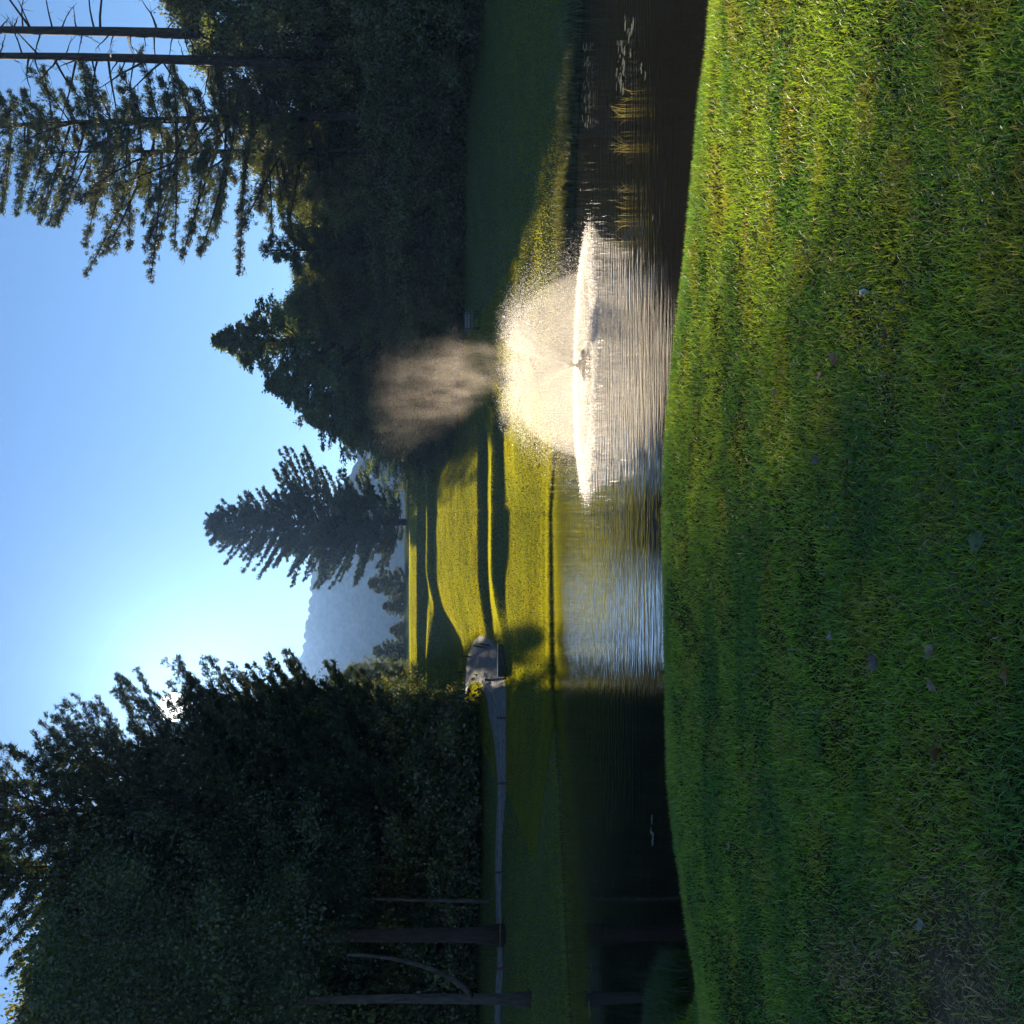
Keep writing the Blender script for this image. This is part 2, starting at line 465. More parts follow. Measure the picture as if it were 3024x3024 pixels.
def pine(name, seed, H, h0, prof, r0=.3, gap=.55, asym=None, up=.28, dens=9, K=13, nl=.2, nw=.03, col=(.030, .048, .020), bark='bark_dark', lean=(0, 0), dead=0, spread=.2):
    """conifer: tapered trunk, whorls of limbs that turn up at their ends, needle tufts along the limbs"""
    g = np.random.default_rng(seed)
    root = empty(name, (0, 0, 0))
    t = np.linspace(0, 1, 14)
    ph = g.uniform(0, 6.28, 2)
    tx = lean[0] * t * H + .12 * np.sin(t * 5 + ph[0]) * t; ty = lean[1] * t * H + .12 * np.sin(t * 4 + ph[1]) * t
    P = np.stack([tx, ty, t * H], 1)
    tr = MB().tube(P, r0 * (1 - t) ** .75 + .02, 9).build('trunk', M[bark], root, True)
    lim = MB(); TC = []; TD = []; TCOL = []
    h = h0
    base = np.array(col)
    while h < H - .25:
        tt = h / H
        n = int(g.integers(4, 7))
        a0 = g.uniform(0, 6.28)
        for q in range(n):
            az = a0 + q * 6.283 / n + g.normal(0, .3)
            u = (h - h0) / (H - h0)
            L = prof(u) * g.uniform(.55, 1.12)
            if asym: L *= asym(az, u)
            if L < .2: continue
            hb = h + g.normal(0, .12)
            b = np.array([np.interp(hb / H, t, tx), np.interp(hb / H, t, ty), hb])
            d = np.array([math.cos(az), math.sin(az), 0])
            a1 = g.uniform(-.12, .22) + .55 * u ** 2; a2 = up * g.uniform(.4, 1.4)
            bend = g.normal(0, .12)
            sd = np.array([-d[1], d[0], 0])
            s = np.linspace(0, 1, 6)[:, None]
            pts = b + d * L * s + sd * L * bend * s ** 2 + np.array([0, 0, 1]) * L * (a1 * s + a2 * s ** 2)
            lim.tube(pts, (.012 + .013 * L) * (1 - .85 * s[:, 0]), 4, cap=False)
            if g.random() < dead: continue
            nt_ = max(3, int(L * dens))
            ss = g.uniform(.22 if L > 1 else .05, 1.0, nt_)[:, None] ** .8
            side = g.normal(0, 1, (nt_, 1)) * spread * L * (1.05 - ss) + g.normal(0, .07, (nt_, 1))
            cpt = b + d * L * ss + sd * (L * bend * ss ** 2 + side) + np.array([0, 0, 1]) * (L * (a1 * ss + a2 * ss ** 2) + g.normal(.03, .09, (nt_, 1)))
            TC.append(cpt)
            TD.append(np.tile(d * .8 + np.array([0, 0, .55]), (nt_, 1)) + sd * np.sign(side) * .5)
            TCOL.append(np.tile(base * g.uniform(.75, 1.3), (nt_, 1)) * np.array([1 + g.normal(0, .1), 1, 1]))
        h += gap * g.uniform(.7, 1.3)
    lim.build('limbs', M[bark], tr, True)
    V, Fq, cc = needles(np.concatenate(TC), np.concatenate(TD), K, nl, nw, np.concatenate(TCOL), g)
    tag(mk('crown', V, Fq, M['needle'], cc, parent=root), kind='stuff')
    return root


def broadleaf(name, seed, H, W, h0=.15, shape='round', ncl=330, per=120, L=.17, Wd=.065, col=(.045, .075, .020), r0=.22, bark='bark_dark', csz=.75):
    """broadleaf tree: trunk, limbs to leaf clumps spread through an uneven crown volume"""
    g = np.random.default_rng(seed)
    root = empty(name, (0, 0, 0))
    t = np.linspace(0, 1, 10)
    P = np.stack([.25 * np.sin(t * 4 + seed) * t, .25 * np.cos(t * 3 + seed) * t, t * H * .93], 1)
    tr = MB().tube(P, r0 * (1 - t) ** .8 + .015, 8).build('trunk', M[bark], root, True)
    u = g.uniform(0, 1, ncl)
    if shape == 'round':
        rad = np.sqrt(np.clip(1 - (2 * u - .85) ** 2 / 1.35, .03, 1))
    elif shape == 'pyramid':
        rad = np.clip((1 - u) ** .9 * (.55 + .45 * np.minimum(u / .12, 1)), .012, 1) * 1.15
    else:
        rad = np.sqrt(np.clip(1 - u ** 2, .05, 1))
    az = g.uniform(0, 6.283, ncl)
    lob = .74 + .26 * np.sin(az * 3 + u * 9 + seed) + .22 * np.sin(az * 5 - u * 14)
    rr = W * rad * lob * g.uniform(.15, 1, ncl) ** .5
    z = H * (h0 + (1 - h0) * u)
    cl = np.stack([rr * np.cos(az), rr * np.sin(az), z], 1)
    lim = MB()
    for q in range(0, ncl, 3):
        c = cl[q]
        zb = max(.08 * H, c[2] - .55 * np.hypot(c[0], c[1]) - .05 * H)
        b = np.array([np.interp(zb / (H * .93), t, P[:, 0]), np.interp(zb / (H * .93), t, P[:, 1]), zb])
        s = np.linspace(0, 1, 5)[:, None]
        mid = (c - b) * s + b + np.array([0, 0, 1]) * .12 * np.linalg.norm(c - b) * np.sin(s * 3.14) * .6 + g.normal(0, .06, (5, 3)) * (s > 0) * (s < 1)
        lim.tube(mid, (.012 + .011 * np.linalg.norm(c - b)) * (1 - .8 * s[:, 0]), 4, cap=False)
    lim.build('limbs', M[bark], tr, True)
    sz = csz * g.uniform(.6, 1.25, ncl) * ((1 - .7 * u) if shape == 'pyramid' else 1)
    pc = np.repeat(cl, per, 0); sc_ = np.repeat(sz, per)[:, None]
    pos = pc + g.normal(0, 1, (len(pc), 3)) * sc_ * np.array([.5, .5, .34])
    pos[:, 2] = np.maximum(pos[:, 2], .05)
    cb = np.array(col) * g.uniform(.5, 1.6, (ncl, 1)) * np.stack([g.uniform(.85, 1.25, ncl), np.ones(ncl), g.uniform(.7, 1.2, ncl)], 1)
    V, Fq, cc = leafs(pos, L, Wd, np.repeat(cb, per, 0), g)
    tag(mk('crown', V, Fq, M['leaf'], cc, parent=root), kind='stuff')
    return root


def put(root, U, D, vtop=None, H=None, label='', group=None, cat='tree', rz=0, wx=1.0, sink=.1):
    """stand a tree at forward distance D under photo column U; vtop sets its height from the photo row of its top"""
    x = px(U, D); z = gzs(x, D) - sink
    sc = 1.0
    if vtop is not None:
        sc = (at(U, vtop, D).z - z) / H
    root.location = (x, D, z); root.rotation_euler = (0, 0, rz)
    root.scale = (sc * wx, sc * wx, sc)
    tag(root, label, cat, group)
    return root


# ---- the centre conifer
def prof_c(u):
    return np.interp(u, [0, .06, .3, .5, .7, .85, 1], [4.6, 6.0, 7.4, 6.9, 4.9, 3.2, .3])
def asym_c(az, u):
    r = math.cos(az)
    if .38 < u < .52 and r > .75: return 1.28
    if u > .55 and r > 0: return .8
    return 1.0 + (.12 if r < 0 else -.05)
t_ = pine('conifer', 101, 25.5, .9, prof_c, r0=.42, gap=.31, asym=asym_c, dens=8.0, K=10, nl=.38, nw=.062, up=.2, spread=.2, col=(.040, .060, .030))
put(t_, 1482, 131, label='tall lone conifer standing on the far fairway before the mountain', cat='conifer')

# ---- left pines against the sun
def prof_a(u):
    return np.interp(u, [0, .3, .6, .85, 1], [3.6, 4.2, 3.6, 2.2, .4])
t_ = pine('pine_tree', 102, 23.0, 8, prof_a, r0=.36, gap=.42, asym=lambda az, u: 1.12 if math.cos(az) > .3 else 1.0, up=.42, dens=13, K=14, nl=.26, nw=.034, col=(.048, .068, .030))
put(t_, 905, 72, vtop=570, H=23, label='ragged pine on the left whose top the low sun shines through', cat='pine')
t_ = pine('pine_tree', 103, 31.0, 5, lambda u: np.interp(u, [0, .3, .55, .8, 1], [5.5, 6.4, 6.2, 4.4, .5]), r0=.4, gap=.6, asym=lambda az, u: 1.15 if math.cos(az) > .3 else 1.0, up=.42, dens=12, K=14, nl=.26, nw=.034, col=(.046, .066, .030))
put(t_, 640, 63, label='tallest pine on the left running out of the top of the picture', cat='pine')

for (U, D, vt, rz, lab) in [(800, 68, 150, 2.0, 'dense pine between the two tall left pines'), (810, 78, 470, .8, 'pine just behind the sunlit ragged pine'), (470, 66, -60, 4.4, 'pine filling the upper left above the dark trunks')]:
    put(copy_tree(t_), U, D, vtop=vt, H=31, label=lab, cat='pine', rz=rz, wx=1.15)

# ---- right pines
def asym_l(az, u):
    return 1.35 if math.cos(az) < -.35 else .75
t_ = pine('pine_tree', 104, 35, 9, lambda u: np.interp(u, [0, .3, .55, .8, 1], [4.6, 5.0, 4.6, 3.2, .5]), r0=.30, gap=.95, asym=asym_l, up=.05, dens=13, K=15, nl=.24, nw=.028, lean=(-.035, 0), col=(.060, .078, .026))
put(t_, 2690, 62, label='tall pine with long drooping limbs reaching left over the right lawn', cat='pine')
t_ = pine('pine_tree', 105, 26, 8, lambda u: np.interp(u, [0, .3, .6, .85, 1], [4.4, 5.4, 5.6, 3.6, .6]), r0=.22, gap=.9, asym=asym_l, up=.02, dens=13, K=15, nl=.24, nw=.028, lean=(-.02, 0), col=(.070, .080, .024))
put(t_, 2585, 63, label='shorter forked pine left of the tall drooping pine', cat='pine')
t_ = pine('small_conifer', 106, 13, 1.0, lambda u: 3.0 * (1 - u) ** .8 + .15, r0=.16, gap=.42, up=.1, dens=9, K=12, nl=.26, nw=.034, col=(.055, .080, .040))
put(t_, 2286, 64, vtop=765, H=13, label='small pointed conifer poking above the right wood', cat='conifer')


# ---- two dead pines at the right edge: bare trunks with bare branches
def dead_pine(seed, x, y, H, lean, r0, n, lo, hi, side, label):
    g = np.random.default_rng(seed)
    z = gzs(x, y) - .1
    root = empty('dead_pine', (x, y, z))
    t = np.linspace(0, 1, 16)
    P = np.stack([lean * t * H + .1 * np.sin(t * 7 + seed), .1 * np.cos(t * 6), t * H], 1)
    MB().tube(P, r0 * (1 - t) ** .6 + .03, 10).build('trunk', M['bark_dark'], root, True)
    for k in range(n):
        hb = lo + (hi - lo) * (k + g.random()) / n
        sgn = side if g.random() < .72 else -side
        az = (0 if sgn > 0 else math.pi) + g.normal(0, .8)
        L = g.uniform(1.4, 4.6) * (1.1 if sgn == side else .6)
        b = np.array([np.interp(hb, P[:, 2], P[:, 0]), np.interp(hb, P[:, 2], P[:, 1]), hb])
        d = np.array([math.cos(az), math.sin(az), 0])
        s = np.linspace(0, 1, 7)[:, None]
        dr = g.uniform(-.25, .55); cv = g.uniform(-.3, .12)
        pts = b + d * L * s + np.array([0, 0, 1]) * L * (dr * s + cv * s ** 2) + g.normal(0, .04, (7, 3)) * s
        mb = MB().tube(pts, (.035 + .009 * L) * (1 - .85 * s[:, 0]), 5)
        for q in range(int(g.integers(2, 5))):
            s0 = g.uniform(.3, .9); c0 = np.array([np.interp(s0, s[:, 0], pts[:, w_]) for w_ in range(3)])
            dv = unit(d * .7 + g.normal(0, .7, 3)); l2 = g.uniform(.3, .9) * L * .35
            s2 = np.linspace(0, 1, 4)[:, None]
            mb.tube(c0 + dv * l2 * s2 + np.array([0, 0, -.15]) * l2 * s2 ** 2, .02 * (1 - .8 * s2[:, 0]), 4)
        mb.build('branch', M['bark_dark'], root, True)
    return tag(root, label, 'dead tree')


dead_pine(5, px(2885, 58), 58, 36, .030, .36, 44, 15, 35, 1, 'bare dead pine trunk at the far right edge with branches to the right')
dead_pine(9, px(2838, 59), 59, 36, .003, .32, 48, 14, 35, -1, 'bare dead pine trunk with long thin branches reaching left')

# ---- broadleaf prototypes
pyr = broadleaf('pointed_tree', 201, 20, 7.6, h0=.12, shape='pyramid', ncl=900, per=64, col=(.085, .125, .052), csz=.72, L=.19, Wd=.07)
rnd = broadleaf('broadleaf_tree', 202, 18, 6.0, h0=.06, shape='round', ncl=520, per=110, col=(.105, .130, .058), csz=.95, L=.21, Wd=.08)
rnd2 = broadleaf('broadleaf_tree', 203, 18, 5.4, h0=.10, shape='round', ncl=440, per=110, col=(.098, .120, .056), csz=.9, L=.21, Wd=.08)
bush = broadleaf('shrub', 204, 5, 3.0, h0=.0, shape='bush', ncl=190, per=110, col=(.10, .125, .058), csz=.62, L=.15, Wd=.055, r0=.07)
hgt = {'pyr': 20.4, 'rnd': 18.6, 'rnd2': 18.6, 'bush': 5.3}
proto = {'pyr': pyr, 'rnd': rnd, 'rnd2': rnd2, 'bush': bush}
used = set()


def plant(kind, U, D, vtop, label, group=None, cat='tree', rz=None, wx=1.0):
    o = proto[kind]
    if kind in used: o = copy_tree(o)
    used.add(kind)
    if rz is None: rz = random.uniform(0, 6.28)
    return put(o, U, D, vtop, hgt[kind], label, group, cat, rz, wx)


# right: the pointed airy tree and the trees stepping down to its left
plant('pyr', 2014, 76, 615, 'tall pointed airy tree in the middle of the right wood', rz=.4, wx=1.5)
plant('pyr', 1885, 80, 775, 'airy tree stepping down just left of the tall pointed tree', rz=2.2, wx=1.8)
plant('pyr', 1790, 84, 895, 'low airy tree above the drifting mist', rz=4.0, wx=1.9)
plant('rnd2', 1748, 90, 1010, 'low rounded dark tree ending the right wood by the mountain gap', rz=1.0, wx=1.1)
plant('bush', 1690, 88, 1150, 'dark shrub at the tip of the right wood beside the lit fairway', cat='shrub', wx=1.0)
RW = 'shaded trees of the right wood'
RL = 'dark shaded broadleaf tree in the dense wood behind the right lawn'
for (U, D, vt, k, wx) in [(2130, 72, 840, 'rnd', .9), (2230, 74, 900, 'rnd2', .9), (2340, 72, 850, 'rnd', .85), (2450, 66, 800, 'rnd2', .8), (2560, 68, 720, 'rnd', .8), (2700, 64, 640, 'rnd2', .8),
                          (2850, 62, 560, 'rnd', .75), (3000, 58, 470, 'rnd2', .8), (3120, 54, 420, 'rnd', .8), (2080, 92, 800, 'rnd2', 1), (1950, 96, 930, 'rnd', 1), (1830, 98, 1000, 'rnd2', 1.1), (2200, 90, 860, 'rnd', 1), (2400, 88, 860, 'rnd2', 1), (2620, 84, 820, 'rnd', .9), (2800, 80, 800, 'rnd2', .9), (3000, 76, 800, 'rnd', .9)]:
    plant(k, U, D, vt, RL, RW, wx=wx)
plant('rnd', 2440, 62, 880, 'rounded leafy tree with brighter yellow green top over the right lawn', wx=.7)
SL = 'dark leafy shrub hanging over the edge of the right lawn'
for (U, D, vt, wx) in [(1760, 80, 1180, 1.2), (1850, 76, 1150, 1.2), (1960, 72, 1130, 1.2), (2060, 69, 1120, 1.2), (2160, 66, 1110, 1.2), (2260, 64, 1090, 1.1), (2360, 63, 1080, 1.0), (2470, 61, 1060, 1.0), (2580, 60, 1080, 1.0), (2690, 58, 1060, 1.0), (2800, 56, 1070, 1.0), (2910, 53, 1050, 1.0), (3020, 51, 1040, 1.0), (3120, 49, 1040, 1)]:
    plant('bush', U, D, vt, SL, 'shrubs along the right wood edge', 'shrub', wx=wx)

# left wood
LW = 'shaded trees of the left wood'
LL = 'dark shaded broadleaf tree in the dense wood on the left'
for (U, D, vt, k, wx) in [(850, 72, 640, 'rnd', .75), (790, 70, 420, 'rnd2', .8), (700, 72, 330, 'rnd', .75), (560, 68, 220, 'rnd2', .75), (430, 66, 120, 'rnd', .75), (300, 66, 100, 'rnd2', .75), (170, 62, 60, 'rnd', .75), (30, 60, 20, 'rnd2', .75), (-90, 58, 0, 'rnd', .8),
                          (900, 84, 780, 'rnd2', .85), (800, 88, 640, 'rnd', .85), (650, 86, 480, 'rnd2', .9), (480, 84, 420, 'rnd', .9), (310, 82, 400, 'rnd2', .9), (140, 80, 380, 'rnd', .9), (0, 78, 380, 'rnd2', .9)]:
    plant(k, U, D, vt, LL, LW, wx=wx)
plant('rnd', 1035, 104, 1010, 'low leafy tree with sunlit tips at the right end of the left wood', wx=.8)
SL2 = 'dark leafy shrub behind the rope path under the left wood'
for (U, D, vt, wx) in [(885, 84, 1160, 1.1), (850, 73, 1120, 1.1), (800, 68, 1080, 1.1), (720, 66, 1020, 1.1), (630, 64, 1060, 1.0), (540, 63, 1000, 1.0), (450, 62, 1080, 1.0), (360, 62, 1050, 1.0), (260, 61, 1080, 1.0), (150, 60, 1080, 1.0), (50, 59, 1080, 1.0), (-50, 57, 1060, 1.0)]:
    plant('bush', U, D, vt, SL2, 'shrubs behind the rope path', 'shrub', wx=wx)

# left trunks that show under the leaves
def trunk_tree(seed, U, D, base_v, H, r, bark, label, lean=0., arch=False, crown=True):
    g = np.random.default_rng(seed)
    x = px(U, D); z = gzs(x, D) - .15
    root = empty('trunk_tree', (x, D, z))
    t = np.linspace(0, 1, 14)
    P = np.stack([lean * t * H + .15 * np.sin(t * 6 + seed) * t, .15 * np.sin(t * 5) * t, t * H], 1)
    fl = 1 + .5 * np.exp(-t * H / .5)
    MB().tube(P, r * (1 - .75 * t) * fl, 12).build('trunk', M[bark], root, True)
    if arch:
        s = np.linspace(0, 1, 10)
        Q = np.stack([.15 + 1.9 * np.sin(s * 1.5), -.1 - .3 * s, 2.6 + 5.0 * s ** 1.5], 1)
        MB().tube(Q, .13 * (1 - .6 * s), 7).build('arched_limb', M[bark], root, True)
    if crown:
        n = 170
        cl = np.stack([g.normal(0, 2.6, n), g.normal(0, 2.2, n), g.uniform(.45, 1.05, n) * H], 1)
        pos = np.repeat(cl, 130, 0) + g.normal(0, 1, (n * 130, 3)) * np.array([.5, .5, .35])
        V, Fq, cc = leafs(pos, .18, .065, np.repeat(np.array([.05, .08, .034]) * g.uniform(.7, 1.3, (n, 1)), 130, 0), g)
        tag(mk('crown', V, Fq, M['leaf'], cc, parent=root), kind='stuff')
    return tag(root, label, 'tree')


trunk_tree(1, 72, 42, 1582, 19, .22, 'bark_grey', 'pale grey trunk at the far left nearest the pond with an arched limb', lean=.006, arch=True)
trunk_tree(2, 262, 52, 1490, 21, .40, 'bark_red', 'thick reddish trunk behind the rope path', lean=.004)
trunk_tree(3, 362, 56, 1478, 15, .11, 'bark_grey', 'thin pale bent trunk right of the thick reddish trunk', lean=.03)

# small sunlit conifers at the foot of the far hill
sc0 = pine('far_conifer', 107, 7.5, .3, lambda u: 2.3 * (1 - u) ** .7 + .15, r0=.12, gap=.3, up=.25, dens=9, K=10, nl=.3, nw=.045, col=(.075, .095, .030))
put(sc0, 1300, 140, vtop=1085, H=7.5, label='small sunlit conifer just left of the tall lone conifer', cat='conifer', wx=1.5)
for (U, vt, lab, wx) in [(1235, 1128, 'second small sunlit conifer left of the tall lone conifer', 1.6), (1165, 1150, 'lowest small conifer on the far crest below the mountain', 2.0), (1100, 1100, 'small conifer on the far crest beside the left wood', 1.5)]:
    put(copy_tree(sc0), U, 138 + random.uniform(-3, 5), vtop=vt, H=7.5, label=lab, cat='conifer', rz=random.uniform(0, 6), wx=wx)

# ------------------------------------------------------------------ grass
def frustum_pts(n, y0, y1, power, g, m0=.56, m1=.6):
    """points on the ground, density falling with distance"""
    u = g.random(n)
    if power == 2:
        y = 1 / (1 / y0 + u * (1 / y1 - 1 / y0))
    else:
        y = (y0 ** .5 + u * (y1 ** .5 - y0 ** .5)) ** 2
    x = (g.random(n) * 2 - 1) * (m0 * y + m1)
    return x, y


g = np.random.default_rng(31)
x, y = frustum_pts(470000, 2.5, 12.0, 1, g)
z = gz(x, y)
b = bare(x, y)
clump = fbm(x * 2.2, y * 2.2, 91, 3)
keep = (z > .03) & (y < np.interp(x, YNX, YNY)) & (g.random(len(x)) > b * .5) & (g.random(len(x)) < np.clip(.35 + 1.3 * clump, .3, 1))
keep &= (y < np.interp(x, YCX, YCY) + 1.6) | (x < -4.5)
x, y, z, b, clump = x[keep], y[keep], z[keep], b[keep], clump[keep]
n_ = len(x)
tall = sstep(-5.6, -6.4, x) * sstep(9.5, 12, y)
hgt_ = (.030 + .032 * clump) * (1 + .35 * sstep(-1.6, .3, y - np.interp(x, YCX, YCY))) * g.uniform(.55, 1.35, n_) * (1 + 6 * tall)
lying = g.random(n_) < .16 + .6 * b
straw = lying & (g.random(n_) < .35); hgt_ = np.where(straw, hgt_ * 1.9, hgt_)
lean_az = g.uniform(0, 6.283, n_); lean_m = np.abs(g.normal(.75, .4, n_)); lean_m[lying] = g.uniform(1.3, 2.6, lying.sum())
d = np.stack([np.cos(lean_az), np.sin(lean_az)], 1)
wd = (.0013 + .0004 * y * .75) * g.uniform(.7, 1.3, n_) * (1 + .8 * tall)
fa = g.uniform(0, 6.283, n_); sx = np.stack([np.cos(fa), np.sin(fa), np.zeros(n_)], 1) * wd[:, None]
b0 = np.stack([x, y, z - .006], 1)
upv = 1 / np.sqrt(1 + lean_m ** 2)
mid = b0 + np.stack([d[:, 0] * lean_m * upv * .42, d[:, 1] * lean_m * upv * .42, .58 * upv], 1) * hgt_[:, None]
tip = b0 + np.stack([d[:, 0] * lean_m * upv * 1.05, d[:, 1] * lean_m * upv * 1.05, .92 * upv * np.where(lying, .6, 1)], 1) * hgt_[:, None]
nr = y < 6.5                                   # beyond that one triangle is enough for a blade
Vn = np.stack([b0 - sx, b0 + sx, mid + sx * .8, mid - sx * .8, tip], 1)[nr].reshape(-1, 3)
Vf = np.stack([b0 - sx * 1.2, b0 + sx * 1.2, tip], 1)[~nr].reshape(-1, 3)
V = np.concatenate([Vn, Vf])
o5 = np.arange(nr.sum())[:, None] * 5
Fq = o5 + np.array([[0, 1, 2, 3]]); Ft = np.concatenate([o5 + np.array([[3, 2, 4]]), len(Vn) + np.arange(len(Vf)).reshape(-1, 3)])
k1 = fbm(x * .9, y * 1.6, 101, 4); k2 = fbm(x * 2.4 + 7, y * 3.4, 111, 3); k3 = g.random(n_)
cA = np.array([.125, .27, .050]); cB = np.array([.25, .40, .050]); cC = np.array([.38, .38, .035]); cD = np.array([.50, .39, .20])
q1 = sstep(.40, .60, k1)[:, None]; q2 = sstep(.52, .72, k2 + .12 * (k3 - .5))[:, None]
colr = cA * (1 - q1) + cB * q1
colr = colr * (1 - .45 * q2) + cC * .45 * q2
dry = ((g.random(n_) < .03 + .8 * b + .06 * sstep(.55, .75, k2)) | (straw & (g.random(n_) < .7)))[:, None]
colr = np.where(dry, cD * g.uniform(.5, 1.15, (n_, 1)), colr) * g.uniform(.5, 1.5, (n_, 1))
lawn_near = mk('foreground_grass', V, [Fq, Ft], M['grass'], np.concatenate([np.repeat(colr[nr], 5, 0), np.repeat(colr[~nr], 3, 0)]))
tag(lawn_near, 'thick mown grass covering the near bank', 'grass', kind='stuff')

# clover and low weeds in the turf
g = np.random.default_rng(35)
x, y = frustum_pts(30000, 2.6, 9.5, 1, g)
cm = fbm(x * 1.7, y * 1.7, 141, 3)
ok = (cm > .56) & (y < np.interp(x, YCX, YCY)) & (bare(x, y) < .3)
x, y = x[ok], y[ok]; z = gz(x, y)
n_ = len(x)
cen = np.stack([x, y, z + g.uniform(.018, .045, n_)], 1)
VV = []
for q in range(3):
    a_ = g.uniform(0, 6.283, n_) * 0 + q * 2.094 + g.uniform(0, 6.283, n_)[0] + x * 37
    d_ = np.stack([np.cos(a_), np.sin(a_), g.normal(0, .25, n_)], 1); s2 = np.stack([-np.sin(a_), np.cos(a_), g.normal(0, .2, n_)], 1)
    L_ = g.uniform(.006, .011, (n_, 1))
    VV.append(np.stack([cen, cen + d_ * L_ * .7 + s2 * L_ * .5, cen + d_ * L_ * 1.25, cen + d_ * L_ * .7 - s2 * L_ * .5], 1))
V = np.concatenate(VV).reshape(-1, 3)
cc = np.repeat(np.tile(np.array([.075, .17, .05]), (n_ * 3, 1)) * g.uniform(.6, 1.3, (n_ * 3, 1)), 4, 0)
tag(mk('clover', V, np.arange(len(V)).reshape(-1, 4), M['grass'], cc), 'small clover leaves scattered through the near grass', 'clover', kind='stuff')

# far lawns: short blades that catch the low sun
g = np.random.default_rng(32)
x, y = frustum_pts(200000, 29, 112, 2, g, .53, 1)
x2 = g.uniform(-15, 11, 420000); y2 = 44 + 64 * g.random(420000) ** 1.35
x = np.concatenate([x, x2]); y = np.concatenate([y, y2])
sh = np.interp(x, SHX, SHY)
z = gz(x, y)
keep = (z > -.06)
x, y, z = x[keep], y[keep], z[keep]
n_ = len(x)
hh = .05 * g.uniform(.6, 1.3, n_) * (1 + .5 * fbm(x * .6, y * .6, 7, 2)); hh = np.where(z < .35, hh * 1.5, hh); hh = np.where(z < .12, hh * 1.8, hh)
fa = g.uniform(0, 3.1416, n_); wv_ = .018 * g.uniform(.6, 1.4, n_) * (y / 45)
sx = np.stack([np.cos(fa), np.sin(fa), np.zeros(n_)], 1) * wv_[:, None]
b0 = np.stack([x, y, z - .01], 1)
tip = b0 + np.stack([g.normal(0, .4, n_), g.normal(0, .4, n_), np.ones(n_)], 1) * hh[:, None]
V = np.stack([b0 - sx, b0 + sx, tip], 1).reshape(-1, 3)
k1 = fbm(x * .25, y * .25, 121, 4)[:, None]; k2 = fbm(x * .6, y * 2.5, 131, 3)[:, None]
colr = (np.array([.11, .155, .045]) * (1 - k1) + np.array([.19, .21, .045]) * k1) * (.75 + .5 * k2) * g.uniform(.9, 1.1, (n_, 1))
LAWN_XY = (x, y)
far_grass = mk('far_lawn_grass', V, np.arange(len(V)).reshape(-1, 3), M['lawn_blade'], np.repeat(colr, 3, 0))
tag(far_grass, 'short mown grass on the lawns across the pond', 'grass', kind='stuff')


# ------------------------------------------------------------------ gravel path and rope posts on the left
def ribbon(name, pts, width, mat, lift=.03, n=90, label='', wn=.25):
    pts = np.array(pts, float)
    s = np.concatenate([[0], np.cumsum(np.linalg.norm(np.diff(pts, axis=0), axis=1))]); q = np.linspace(0, s[-1], n)
    c = np.stack([np.interp(q, s, pts[:, 0]), np.interp(q, s, pts[:, 1])], 1)
    for _ in range(6):
        c[1:-1] = (c[:-2] + 2 * c[1:-1] + c[2:]) / 4
    T = unit(np.gradient(c, axis=0)); N = np.stack([-T[:, 1], T[:, 0]], 1)
    wd = np.interp(q / s[-1], np.linspace(0, 1, len(width)), width)
    cols = 7
    V = []
    for k in range(cols):
        a = (k / (cols - 1) - .5)
        e = a * wd + wn * (fbm(q * .5, q * 0 + k, 17, 3) - .5) * (1 if k in (0, cols - 1) else 0)
        p2 = c + N * e[:, None]
        V.append(np.stack([p2[:, 0], p2[:, 1], gz(p2[:, 0], p2[:, 1]) + lift * (1 - (2 * a) ** 2 * .3)], 1))
    V = np.stack(V, 1).reshape(-1, 3)
    i = np.arange(n - 1)[:, None] * cols; j = np.arange(cols - 1)[None]
    F = np.stack([i + j, i + j + 1, i + cols + j + 1, i + cols + j], -1).reshape(-1, 4)
    return tag(mk(name, V, F, mat, smooth=True), label, 'path', kind='structure')


ribbon('gravel_path', [(-28, 49), (-22.5, 52), (-18.6, 54.7), (-14.5, 57), (-11.8, 60.5), (-10.3, 65.5), (-9.9, 69), (-10.6, 73), (-12.0, 76.8), (-14.2, 79.6), (-17.5, 82), (-22, 85)],
       [1.1, 1.1, 1.2, 1.5, 2.4, 3.4, 3.6, 3.0, 2.2, 2.0, 1.8, 1.8], M['path'], .05, 120, 'pale gravel path bending round the shaded left bank')

posts = [(164, 50, .62), (445, 53, .58), (711, 55.5, .58), (903, 58.5, .58), (1015, 64, .58), (1110, 68, .85), (1083, 75, .8), (1039, 80.5, .6), (979, 84, .6)]
plab = ['rope post farthest left beside the pale trunk', 'second rope post from the left along the path', 'third rope post from the left along the path', 'reddish rope post where the path starts to bend', 'dark rope post in front of the sunlit gravel',
        'leaning post at the outermost corner of the path bend', 'tilted post on the inside of the path bend', 'small far post beyond the path bend', 'farthest small post where the path meets the left wood']
tops = []
for k, (U, D, h) in enumerate(posts):
    x = px(U, D); z = gzs(x, D)
    tilt = (0, .05, -.04, .02, .03, .16, .14, .02, -.03)[k]
    root = empty('rope_post', (x, D, z - .1))
    r = .065
    t = np.array([0, .1, h + .07, h + .1, h + .1]); rad = np.array([r, r, r * .95, r * .7, .005])
    P = np.stack([tilt * t, 0 * t, t + np.array([0, 0, 0, 0, .003])], 1)
    MB().tube(P, rad, 9).build('shaft', M['post'], root, False)
    hk = MB().tube(np.array([(tilt * h - .07, -.07, h - .04), (tilt * h, -.085, h - .04), (tilt * h + .07, -.07, h - .04)]), .012, 5).build('rope_eye', M['deadwood'], root)
    tag(root, plab[k], 'post', 'rope posts along the path')
    tops.append(np.array([x + tilt * h, D - .085, z - .1 + h - .04]))
mb = MB()
